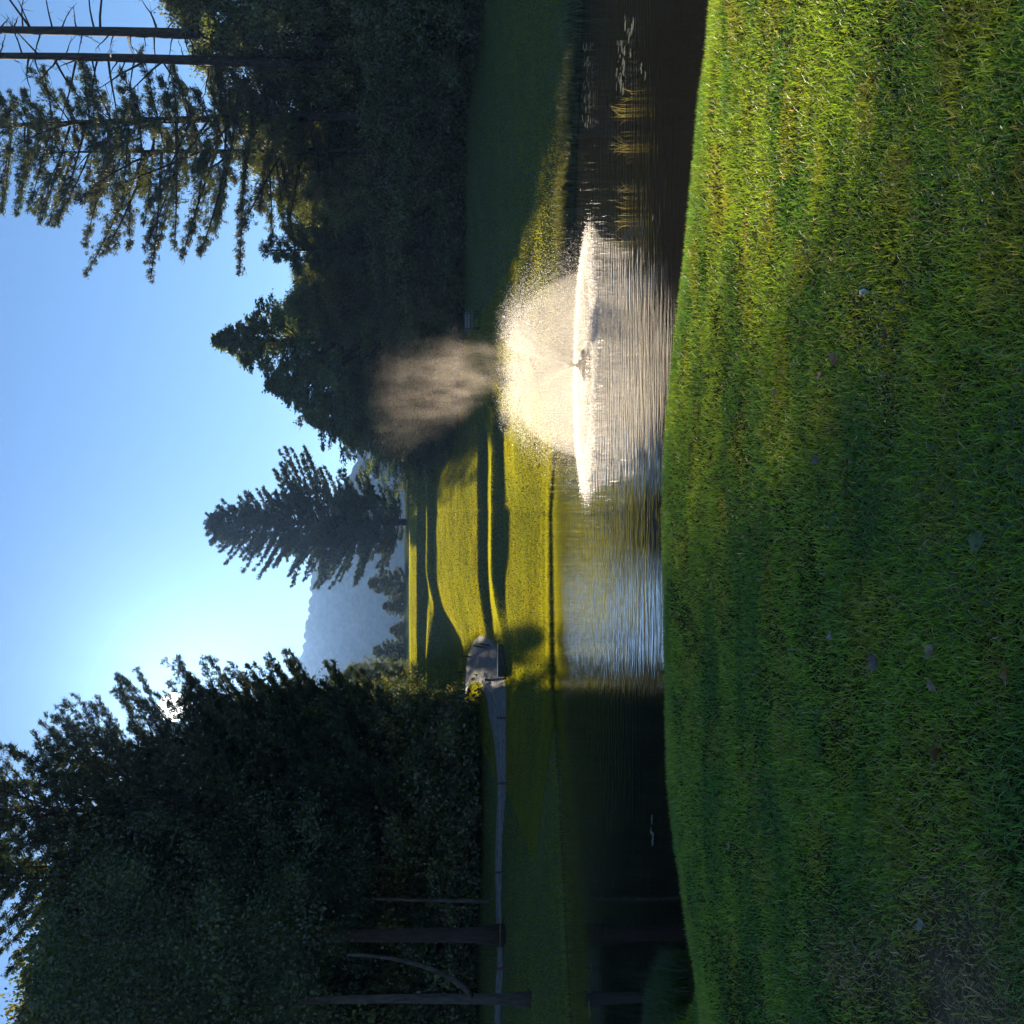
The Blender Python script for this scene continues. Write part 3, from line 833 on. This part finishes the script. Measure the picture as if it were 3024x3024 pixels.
for a, b_ in zip(tops[:-1], tops[1:]):
    s = np.linspace(0, 1, 16)[:, None]
    Lq = np.linalg.norm(a - b_)
    pts = a + (b_ - a) * s - np.array([0, 0, 1]) * (.055 * Lq) * 4 * s * (1 - s) * .35
    pts[:, 2] = np.maximum(pts[:, 2], gz(pts[:, 0], pts[:, 1]) + .05)
    mb.tube(pts, .011, 5)
tag(mb.build('rope', M['rope'], smooth=True), 'thin sagging rope strung from post to post along the path', 'rope')
# second short post leaning by the corner
x = px(1117, 67); root = empty('rope_post', (x, 67, gzs(x, 67) - .1))
MB().tube(np.array([(0, 0, 0), (.05, 0, .4), (.13, 0, .75), (.135, 0, .76)]), [.065, .065, .06, .01], 9).build('shaft', M['post'], root)
tag(root, 'short curved stub post beside the leaning corner post', 'post', 'rope posts along the path')

# low dark box on the lit lawn
x = px(1074, 60.5); zb = gzs(x, 60.5)
root = empty('ground_box', (x, 60.5, zb - .08), .03)
MB().box((-.9, -.55, 0), (.9, .55, .48), .02).build('body', M['box_wood'], root)
MB().box((-.93, -.58, .482), (.93, .58, .53), .015).build('lid', M['box_lid'], root)
for sx_ in (-.5, .5):
    MB().box((sx_ - .03, -.567, .04), (sx_ + .03, -.552, .46), .004).build('batten', M['box_wood'], root)
tag(root, 'low dark box with a bright sunlit lid on the lawn by the path', 'box')

# bench on the right lawn, behind the fountain spray
D = 58.0; x = px(2078, D); zb = gzs(x, D)
root = empty('bench', (x, D, zb), .05)
for k in range(3):
    MB().box((-.55, -.2 + k * .14, .40), (.55, -.08 + k * .14, .435), .008).build('seat_slat', M['bench'], root)
for k in range(2):
    MB().box((-.55, .24, .55 + k * .16), (.55, .27, .67 + k * .16), .008).build('back_slat', M['bench'], root)
for sx_ in (-.45, .45):
    MB().box((sx_ - .03, -.18, 0), (sx_ + .03, -.12, .398), .004).build('leg', M['plastic_black'], root)
    MB().box((sx_ - .03, .18, 0), (sx_ + .03, .235, .84), .004).build('leg', M['plastic_black'], root)
tag(root, 'pale slatted bench on the shaded right lawn behind the spray', 'bench')

# ------------------------------------------------------------------ reeds along the right shore and tufts in the water
def blades(c, h, w, spread, g, colr, bend=.45):
    n = len(c)
    az = g.uniform(0, 6.283, n); d = np.stack([np.cos(az), np.sin(az), np.zeros(n)], 1)
    fa = g.uniform(0, 6.283, n); s = np.stack([np.cos(fa), np.sin(fa), np.zeros(n)], 1) * (w * g.uniform(.6, 1.3, n))[:, None]
    hh = h * g.uniform(.5, 1.2, n); bd = bend * g.uniform(.1, 1.3, n) * hh
    upz = np.array([0, 0, 1.])
    P0 = c; P1 = c + upz * (hh * .5)[:, None] + d * (bd * .22)[:, None]; P2 = c + upz * (hh * .86)[:, None] + d * (bd * .6)[:, None]; P3 = c + upz * hh[:, None] + d * bd[:, None]
    V = np.stack([P0 - s, P0 + s, P1 + s * .9, P1 - s * .9, P2 + s * .6, P2 - s * .6, P3], 1).reshape(-1, 3)
    o = np.arange(n)[:, None] * 7
    F = [np.concatenate([o + np.array([[0, 1, 2, 3]]), o + np.array([[3, 2, 4, 5]])]), o + np.array([[5, 4, 6]])]
    return V, F, np.repeat(colr * g.uniform(.65, 1.35, (n, 1)), 7, 0)


g = np.random.default_rng(33)
n_ = 13000
x = g.uniform(3.5, 22, n_); f_ = np.abs(g.normal(0, .9, n_)) - .25
y = np.interp(x, SHX, SHY) + f_
z = np.maximum(gz(x, y), -.05)
hh = (.28 + .32 * fbm(x * .7, y * .7, 3, 3)) * np.where(x < 11, 1.0, .75) * np.where(f_ > 1.2, .6, 1)
V, F_, cc = blades(np.stack([x, y, z], 1), hh, np.full(n_, .015), 0, g, np.where((g.random(n_) < .6)[:, None], np.array([.11, .105, .028]), np.array([.06, .085, .02])))
tag(mk('shore_reeds', V, F_, M['reed'], cc), 'yellowish reeds and rough grass along the right shore', 'reeds', kind='stuff')
# fringe on the left and middle shores
n_ = 4500
x = g.uniform(-24, 4, n_); y = np.interp(x, SHX, SHY) + np.abs(g.normal(0, .35, n_)) - .05
z = np.maximum(gz(x, y), 0)
V, F_, cc = blades(np.stack([x, y, z], 1), np.full(n_, .11), np.full(n_, .012), 0, g, np.tile(np.array([.17, .20, .04]), (n_, 1)))
tag(mk('shore_grass', V, F_, M['reed'], cc), 'ragged grass fringe along the far waterline', 'grass', kind='stuff')
# tall rough grass on the near left bank
n_ = 13000
x = g.uniform(-11, -5.9, n_); y = np.interp(x, YNX, YNY) - np.abs(g.normal(.5, .9, n_)); z = gz(x, y)
ok = z > -.02; x, y, z = x[ok], y[ok], z[ok]; n_ = len(x)
V, F_, cc = blades(np.stack([x, y, z], 1), np.full(n_, .22) + .2 * fbm(x * 1.4, y * 1.4, 19, 3) ** 2, np.full(n_, .005), 0, g, np.tile(np.array([.045, .085, .025]), (n_, 1)), .7)
tag(mk('bank_grass', V, F_, M['grass'], cc), 'tall rough grass on the near left bank by the water', 'grass', kind='stuff')

# tufts of rush standing in the pond
tl = [(2742, 1870, 26, .42, 'rush tuft standing farthest right in the pond'), (2690, 1848, 60, .55, 'full rush tuft second from the right in the pond'), (2630, 1858, 16, .35, 'thin sparse rush tuft right of the curved one'), (2592, 1856, 55, .6, 'largest curved rush tuft in the middle of the row'), (2570, 1866, 14, .32, 'stubby broken rush tuft beside the curved one'),
      (2460, 1852, 26, .55, 'straight spiky rush tuft halfway to the fountain'), (2440, 1852, 14, .35, 'short rush tuft beside the straight spiky one'), (2412, 1850, 20, .42, 'small hooked rush tuft nearing the ripples'), (2375, 1850, 46, .55, 'dense rush tuft at the edge of the ripples'), (2300, 1840, 40, .5, 'rush tuft inside the fountain ripples')]
for (U, V_, nb, h, lab) in tl:
    D = (EYE) / ((V_ - 1460) / FPX)
    root = empty('rush_tuft', (px(U, D), D, 0))
    nb = max(4, int(nb * .3))
    c = np.stack([g.normal(0, .055, nb), g.normal(0, .05, nb), np.full(nb, -.03)], 1)
    V, F_, cc = blades(c, np.full(nb, h * .62), np.full(nb, .0045), 0, g, np.tile(np.array([.20, .185, .045]), (nb, 1)), .55)
    tag(mk('stems', V, F_, M['reed'], cc, parent=root), kind='stuff')
    nb2 = nb // 2
    c = np.stack([g.normal(0, .10, nb2), g.normal(0, .07, nb2), np.full(nb2, -.03)], 1)
    V, F_, cc = blades(c, np.full(nb2, h * .4), np.full(nb2, .006), 0, g, np.tile(np.array([.16, .12, .06]), (nb2, 1)), 1.4)
    tag(mk('dry_stubble', V, F_, M['reed'], cc, parent=root), kind='stuff')
    tag(root, lab, 'rush', 'rush tufts standing in the pond')

# lily pads: notched floating leaves
a = np.linspace(.25, 6.03, 13)
padV = np.concatenate([[(0, 0, .004)], np.stack([np.cos(a), np.sin(a), .006 + .02 * (np.cos(a * 2) > .6)], 1)])
padF = np.array([[0, k, k + 1] for k in range(1, 13)])
pad0 = None
clusters = [((2754, 2905), (1815, 1850), 34, 'pale floating lily pad in the long raft at the right'), ((2860, 3000), (1835, 1885), 9, 'stray lily pad right of the long raft'), ((2655, 2900), (1716, 1748), 44, 'grey green lily pad near the far right shore'), ((2790, 2850), (1885, 1915), 3, 'lone lily pad nearer the right bank'),
            ((515, 606), (1926, 1938), 7, 'pale lily pad in the dark water on the left'), ((20, 175), (1735, 1752), 14, 'lily pad close to the left far shore'), ((2372, 2384), (1928, 1934), 1, 'single lily pad below the dense rush tuft')]
for (u0, u1), (v0, v1), n_, lab in clusters:
    for k in range(n_):
        U = random.uniform(u0, u1); V_ = random.triangular(v0, v1)
        D = EYE / ((V_ - 1460) / FPX)
        if pad0 is None:
            o = pad0 = mk('lily_pad', padV, padF, M['lily'])
        else:
            o = pad0.copy(); C.objects.link(o)
        s_ = random.uniform(.035, .10)
        o.location = (px(U, D), D, .006 + .001 * (k % 4)); o.scale = (s_ * 1.2, s_, .6); o.rotation_euler = (random.uniform(-.04, .04), random.uniform(-.04, .04), random.uniform(0, 6.28))
        tag(o, lab, 'lily pad', lab.replace('pad', 'pads', 1))

# ------------------------------------------------------------------ fountain
fx, fy = FOUNT.x, FOUNT.y
root = empty('fountain', (fx, fy, 0))
k = 24; aa = np.arange(k) * 6.2832 / k
def lathe(prof, name, mat, parent):
    V = np.concatenate([np.stack([r * np.cos(aa), r * np.sin(aa), np.full(k, z)], 1) for r, z in prof])
    i = np.arange(len(prof) - 1)[:, None] * k; j = np.arange(k)[None]
    F = np.stack([i + j, i + (j + 1) % k, i + k + (j + 1) % k, i + k + j], -1).reshape(-1, 4)
    return mk(name, V, [F, np.array([list(range((len(prof) - 1) * k, len(prof) * k)), list(range(k))[::-1]])], mat, smooth=False, parent=parent)
lathe([(.40, -.1), (.46, -.02), (.46, .06), (.40, .11), (.22, .12), (.2, .11)], 'float_ring', M['plastic_black'], root)
lathe([(.16, .11), (.16, .17), (.12, .19)], 'pump_housing', M['plastic_black'], root)
lathe([(.07, .19), (.055, .25), (.03, .27)], 'nozzle', M['bark_dark'], root)
tag(root, 'floating pond fountain with a black ring float throwing a dome of spray', 'fountain')


def flakes(c, size, g):
    n = len(c)
    d = unit(g.normal(0, 1, (n, 3))); s = unit(np.cross(d, g.normal(0, 1, (n, 3)))); nn = np.cross(d, s)
    z_ = size[:, None]
    V = np.stack([c - d * z_ + nn * z_ * .3, c + s * z_ * .75, c + d * z_ + nn * z_ * .3, c - s * z_ * .75], 1).reshape(-1, 3)
    return V, np.arange(len(V)).reshape(-1, 4)


g = np.random.default_rng(34)
n_ = 140000
th = R(1) * np.clip(g.normal(69.5, 4.6, n_), 54, 86); az = g.uniform(0, 6.283, n_)
jet = g.integers(0, 84, n_); injet = g.random(n_) < .6        # most of the water leaves in separate jets
th = np.where(injet, R(1) * np.clip(g.normal(69.5, 4.2, 84), 58, 82)[jet] + g.normal(0, .012, n_), th)
az = np.where(injet, jet * 6.2832 / 84 + g.normal(0, .014, n_), az)
v0 = 6.3 * np.clip(g.normal(1, .055, n_), .78, 1.1)
T = 2 * v0 * np.sin(th) / 9.81
tt = g.uniform(0, 1, n_) ** .9 * T * 1.02
r = v0 * np.cos(th) * tt; zz = .25 + v0 * np.sin(th) * tt - 4.905 * tt ** 2
jit = .012 + .085 * tt[:, None]
c = np.stack([fx + r * np.cos(az), fy + r * np.sin(az), zz], 1) + g.normal(0, 1, (n_, 3)) * jit
c = c[c[:, 2] > .01]
V, F_ = flakes(c, np.abs(g.normal(.0038, .0024, len(c))) + .0026, g)
tag(mk('spray_drops', V, F_, M['drop'], parent=root, loc=(-fx, -fy, 0)), kind='stuff')
n_ = 40000
rr = 3.0 + g.normal(0, .30, n_) + np.abs(g.normal(0, .2, n_)); az = g.uniform(0, 6.283, n_)
zz = np.abs(g.normal(0, .06, n_)) * np.exp(-((rr - 2.95) / .5) ** 2) + .004
c = np.stack([fx + rr * np.cos(az), fy + rr * np.sin(az), zz], 1)
V, F_ = flakes(c, np.abs(g.normal(.008, .004, n_)) + .003, g)
tag(mk('splash_ring', V, F_, M['drop'], parent=root, loc=(-fx, -fy, 0)), kind='stuff')
n_ = 5000
rr = np.abs(g.normal(0, 1.6, n_)) + .5; az = g.uniform(0, 6.283, n_)
c = np.stack([fx + rr * np.cos(az), fy + rr * np.sin(az), g.uniform(.004, .05, n_)], 1)
V, F_ = flakes(c, np.abs(g.normal(.008, .004, n_)) + .003, g)
tag(mk('fallen_drops', V, F_, M['drop'], parent=root, loc=(-fx, -fy, 0)), kind='stuff')

# mist drifting up from the spray: a closed body of fine droplets
def vol_mat(name, color, density, aniso, build=None):
    ma, n, l = newmat(name)
    out = n.new('ShaderNodeOutputMaterial'); pv = n.new('ShaderNodeVolumePrincipled')
    pv.inputs['Color'].default_value = (*color, 1); pv.inputs['Density'].default_value = density; pv.inputs['Anisotropy'].default_value = aniso
    l.new(pv.outputs[0], out.inputs['Volume'])
    if build: build(n, l, pv)
    return ma


def mist_nodes(n, l, pv):
    def math_(op, a=None, b=None, v0=None, v1=None):
        q = n.new('ShaderNodeMath'); q.operation = op
        if a is not None: l.new(a, q.inputs[0])
        if b is not None: l.new(b, q.inputs[1])
        if v0 is not None: q.inputs[0].default_value = v0
        if v1 is not None: q.inputs[1].default_value = v1
        return q.outputs[0]
    def ramp(src, a, b, c, d):
        q = n.new('ShaderNodeMapRange'); q.interpolation_type = 'SMOOTHSTEP'
        for k_, v_ in enumerate((a, b, c, d)): q.inputs[k_ + 1].default_value = v_
        l.new(src, q.inputs[0]); return q.outputs[0]
    tc = n.new('ShaderNodeTexCoord')
    wob = n.new('ShaderNodeTexNoise'); wob.inputs['Scale'].default_value = .7; wob.inputs['Detail'].default_value = 3
    l.new(tc.outputs['Object'], wob.inputs['Vector'])
    ad = n.new('ShaderNodeVectorMath'); ad.operation = 'MULTIPLY_ADD'; ad.inputs[1].default_value = (2.4, 1.6, 1.4)
    sb = n.new('ShaderNodeVectorMath'); sb.operation = 'SUBTRACT'; sb.inputs[1].default_value = (.5, .5, .5)
    l.new(wob.outputs['Color'], sb.inputs[0]); l.new(sb.outputs[0], ad.inputs[0]); l.new(tc.outputs['Object'], ad.inputs[2])
    sp = n.new('ShaderNodeSeparateXYZ'); l.new(ad.outputs[0], sp.inputs[0])
    zz = sp.outputs['Z']                                   # 0 at the spray, about 4.6 at the top
    xs_ = math_('ADD', sp.outputs['X'], math_('MULTIPLY', zz, None, v1=.30))      # the plume leans left as it climbs
    wdt = math_('ADD', math_('MULTIPLY', zz, None, v1=.22), None, v1=.85)
    rr_ = math_('DIVIDE', math_('SQRT', math_('ADD', math_('MULTIPLY', xs_, xs_), math_('MULTIPLY', sp.outputs['Y'], sp.outputs['Y']))), wdt)
    rad = ramp(rr_, .0, 1.2, 1, 0)
    top = ramp(zz, 1.6, 4.7, 1, 0); bot = ramp(zz, -.2, .5, 0, 1)
    mp = n.new('ShaderNodeMapping'); mp.inputs['Scale'].default_value = (2.6, 2.6, .8); mp.inputs['Rotation'].default_value = (0, R(-18), 0)
    no = n.new('ShaderNodeTexNoise'); no.inputs['Scale'].default_value = 1.0; no.inputs['Detail'].default_value = 5; no.inputs['Distortion'].default_value = .8
    l.new(tc.outputs['Object'], mp.inputs[0]); l.new(mp.outputs[0], no.inputs['Vector'])
    str_ = ramp(no.outputs['Fac'], .42, .70, .06, 1.2)
    d_ = math_('MULTIPLY', math_('MULTIPLY', math_('MULTIPLY', rad, top), math_('MULTIPLY', bot, str_)), None, v1=.16)
    l.new(d_, pv.inputs['Density'])


def ellipsoid(name, c, r, mat, nu=20, nv=12):
    u = np.arange(nu) * 6.2832 / nu; v = np.linspace(0, math.pi, nv)
    V = np.stack([np.outer(np.sin(v), np.cos(u)) * r[0], np.outer(np.sin(v), np.sin(u)) * r[1], np.outer(np.cos(v), np.ones(nu)) * r[2]], -1).reshape(-1, 3)
    i = np.arange(nv - 1)[:, None] * nu; j = np.arange(nu)[None]
    F = np.stack([i + j, i + nu + j, i + nu + (j + 1) % nu, i + (j + 1) % nu], -1).reshape(-1, 4)
    return mk(name, V, F, mat, loc=c)


# fine spray hanging inside the dome
pr = [(.05, .26), (.55, 1.3), (.9, 1.65), (1.35, 1.8), (1.85, 1.66), (2.25, 1.2), (2.55, .6), (2.75, .05)]
pin = [(2.3, .03), (1.6, .03), (.9, .03), (.05, .03)]
fs_ = lathe((pr + pin)[::-1], 'fine_spray', vol_mat('spray_air', (1, .93, .83), .075, .6), root)
tag(fs_, kind='stuff')

mist = MB().box((-4.2, -2.4, -.3), (2.4, 2.4, 5.3)).build('mist', vol_mat('mist_droplets', (1, .88, .75), .3, .5, mist_nodes))
mist.location = (px(1960, 30.6), 30.6, 1.75)
tag(mist, 'warm backlit mist drifting up from the fountain spray', 'mist', kind='stuff')

# ------------------------------------------------------------------ fallen leaves and a small puffball on the near grass
def ground_hit(U, V_):
    d = Fw * FPX + Up * (1512 - V_) + Rt * (U - 1512)
    D = 2.0
    for _ in range(400):
        p_ = Vector((0, 0, EYE)) + d * (D / d.y)
        if p_.z < gzs(p_.x, p_.y) + .035: break
        D += .02
    return p_


def leaf_mesh(seed, L, W, curl, col):
    g = np.random.default_rng(seed)
    s = np.linspace(0, 1, 9)
    wid = W * np.sin(np.pi * s ** .8) * (1 + .18 * np.sin(s * 22 + seed)) + .0015
    V = []
    for q in (-1, -.5, 0, .5, 1):
        V.append(np.stack([L * (s - .5), wid * q, curl * L * ((s - .5) ** 2 * 1.6 + .55 * (q * wid / W) ** 2) + .004 * np.sin(9 * s + q * 3)], 1))
    V = np.stack(V, 1).reshape(-1, 3)
    i = np.arange(8)[:, None] * 5; j = np.arange(4)[None]
    F = np.stack([i + j, i + j + 1, i + 6 + j, i + 5 + j], -1).reshape(-1, 4)
    cc = np.tile(np.array(col), (len(V), 1)) * g.uniform(.8, 1.2, (len(V), 1))
    o = mk('fallen_leaf', V, F, M['dead_leaf'], cc, smooth=True)
    st = MB().tube(np.array([(-L * .5, 0, curl * L * .4), (-L * .66, .004, curl * L * .45), (-L * .8, .012, curl * L * .3)]), .0012, 4).build('stalk', M['rope'], o)
    return o


lv = [(1071, 2590, .085, .034, .5, (.19, .13, .12), 1.2, 'large curled brown leaf with pale ribs on the near grass'), (1098, 2757, .075, .02, .35, (.32, .25, .15), 2.4, 'narrow tan leaf pointing down right of its twin'), (1007, 2757, .06, .02, .3, (.34, .24, .15), .9, 'small tan leaf left of the narrow tan one'),
      (802, 2770, .06, .022, .45, (.16, .07, .035), .2, 'dark rust leaf in the lower left grass'), (1425, 2891, .075, .036, .12, (.14, .19, .07), 1.5, 'broad pale green leaf at the bottom middle'), (1147, 2460, .04, .014, .4, (.34, .29, .25), .4, 'tiny pale leaf above the large curled one'),
      (526, 2158, .09, .016, .3, (.40, .36, .28), 1.6, 'long pale straw leaf near the left crest'), (290, 2720, .07, .022, .25, (.30, .27, .21), 2.0, 'pale grey leaf beside the bare earth patch'), (1964, 2470, .075, .026, .45, (.22, .15, .10), 2.2, 'brown curled leaf right of centre'),
      (1914, 2428, .05, .016, .4, (.36, .28, .17), .5, 'small tan leaf just beyond the brown curled leaf'), (2042, 2622, .06, .02, .4, (.17, .07, .035), 1.1, 'rust leaf right of centre nearer the viewer'), (1665, 2412, .07, .02, .3, (.2, .15, .11), 1.4, 'thin brown leaf at the centre of the near grass'),
      (1035, 2975, .05, .018, .3, (.34, .17, .06), .7, 'orange brown scrap of leaf at the bottom edge'), (1860, 2290, .05, .015, .3, (.3, .24, .17), 2.0, 'far small straw leaf on the near bank')]
for k, (U, V_, L, W, cu, col, rz, lab) in enumerate(lv):
    p_ = ground_hit(U, V_)
    o = leaf_mesh(300 + k, L * 1.05, W, cu * 1.3, col)
    o.location = (p_.x, p_.y, gzs(p_.x, p_.y) + .034); o.rotation_euler = (random.uniform(-.35, .35), random.uniform(-.3, .3), rz)
    tag(o, lab, 'leaf', 'fallen leaves on the near grass')
p_ = ground_hit(2162, 2545)
root = empty('white_puffball', (p_.x, p_.y, gzs(p_.x, p_.y) + .008))
V = []
u = np.arange(14) * 6.2832 / 14
ma_w = rough_mat('puffball_skin', (.62, .6, .55), (.8, .79, .75), 40, .2, .7)
rows = [(.004, 0), (.009, .004), (.012, .010), (.0135, .017), (.0125, .024), (.009, .030), (.004, .0335)]
V = np.concatenate([np.stack([r_ * (1 + .06 * np.sin(3 * u + z_ * 200)) * np.cos(u), r_ * np.sin(u), np.full(14, z_)], 1) for r_, z_ in rows])
i = np.arange(6)[:, None] * 14; j = np.arange(14)[None]
F_ = np.stack([i + j, i + (j + 1) % 14, i + 14 + (j + 1) % 14, i + 14 + j], -1).reshape(-1, 4)
mk('cap', V, [F_, np.array([list(range(84, 98))])], ma_w, smooth=True, parent=root)
MB().tube(np.array([(0, 0, -.02), (0, 0, .003)]), [.004, .005], 8).build('stem', ma_w, root)
tag(root, 'small round white puffball in the grass right of centre', 'mushroom')

# ------------------------------------------------------------------ the sun itself, far outside the air
ma, n, l = newmat('sun_surface')
out = n.new('ShaderNodeOutputMaterial'); em = n.new('ShaderNodeEmission'); em.inputs[0].default_value = (1, .95, .86, 1); em.inputs[1].default_value = 1.4
tp = n.new('ShaderNodeBsdfTransparent'); ad = n.new('ShaderNodeAddShader')   # glowing gas: light passes through
l.new(em.outputs[0], ad.inputs[0]); l.new(tp.outputs[0], ad.inputs[1]); l.new(ad.outputs[0], out.inputs[0])
try:
    ma.cycles.emission_sampling = 'NONE'
except Exception:
    pass
so = ellipsoid('sun', TO_SUN * 8000 + Vector((0, 0, EYE)), (105, 105, 105), ma, 48, 30)
tag(so, 'low sun glaring through the top of the left pine', 'sun', kind='structure')

# ------------------------------------------------------------------ air
def sun_glow_nodes(n, l, pv):
    p2 = n.new('ShaderNodeVolumePrincipled'); p2.inputs['Color'].default_value = (1, .96, .9, 1)  # second, forward-scattering volume, added to make the glow around the sun
    p2.inputs['Density'].default_value = .000011; p2.inputs['Anisotropy'].default_value = .9
    ad = n.new('ShaderNodeAddShader'); out_ = [q for q in n if q.type == 'OUTPUT_MATERIAL'][0]
    l.new(pv.outputs[0], ad.inputs[0]); l.new(p2.outputs[0], ad.inputs[1]); l.new(ad.outputs[0], out_.inputs['Volume'])


hz = MB().box((-730, -100, -3), (730, 1420, 190)).build('haze', vol_mat('haze_air', (.22, .46, 1.0), .00018, .25, sun_glow_nodes))
tag(hz, 'thin blue summer haze filling the valley', 'haze', kind='stuff')
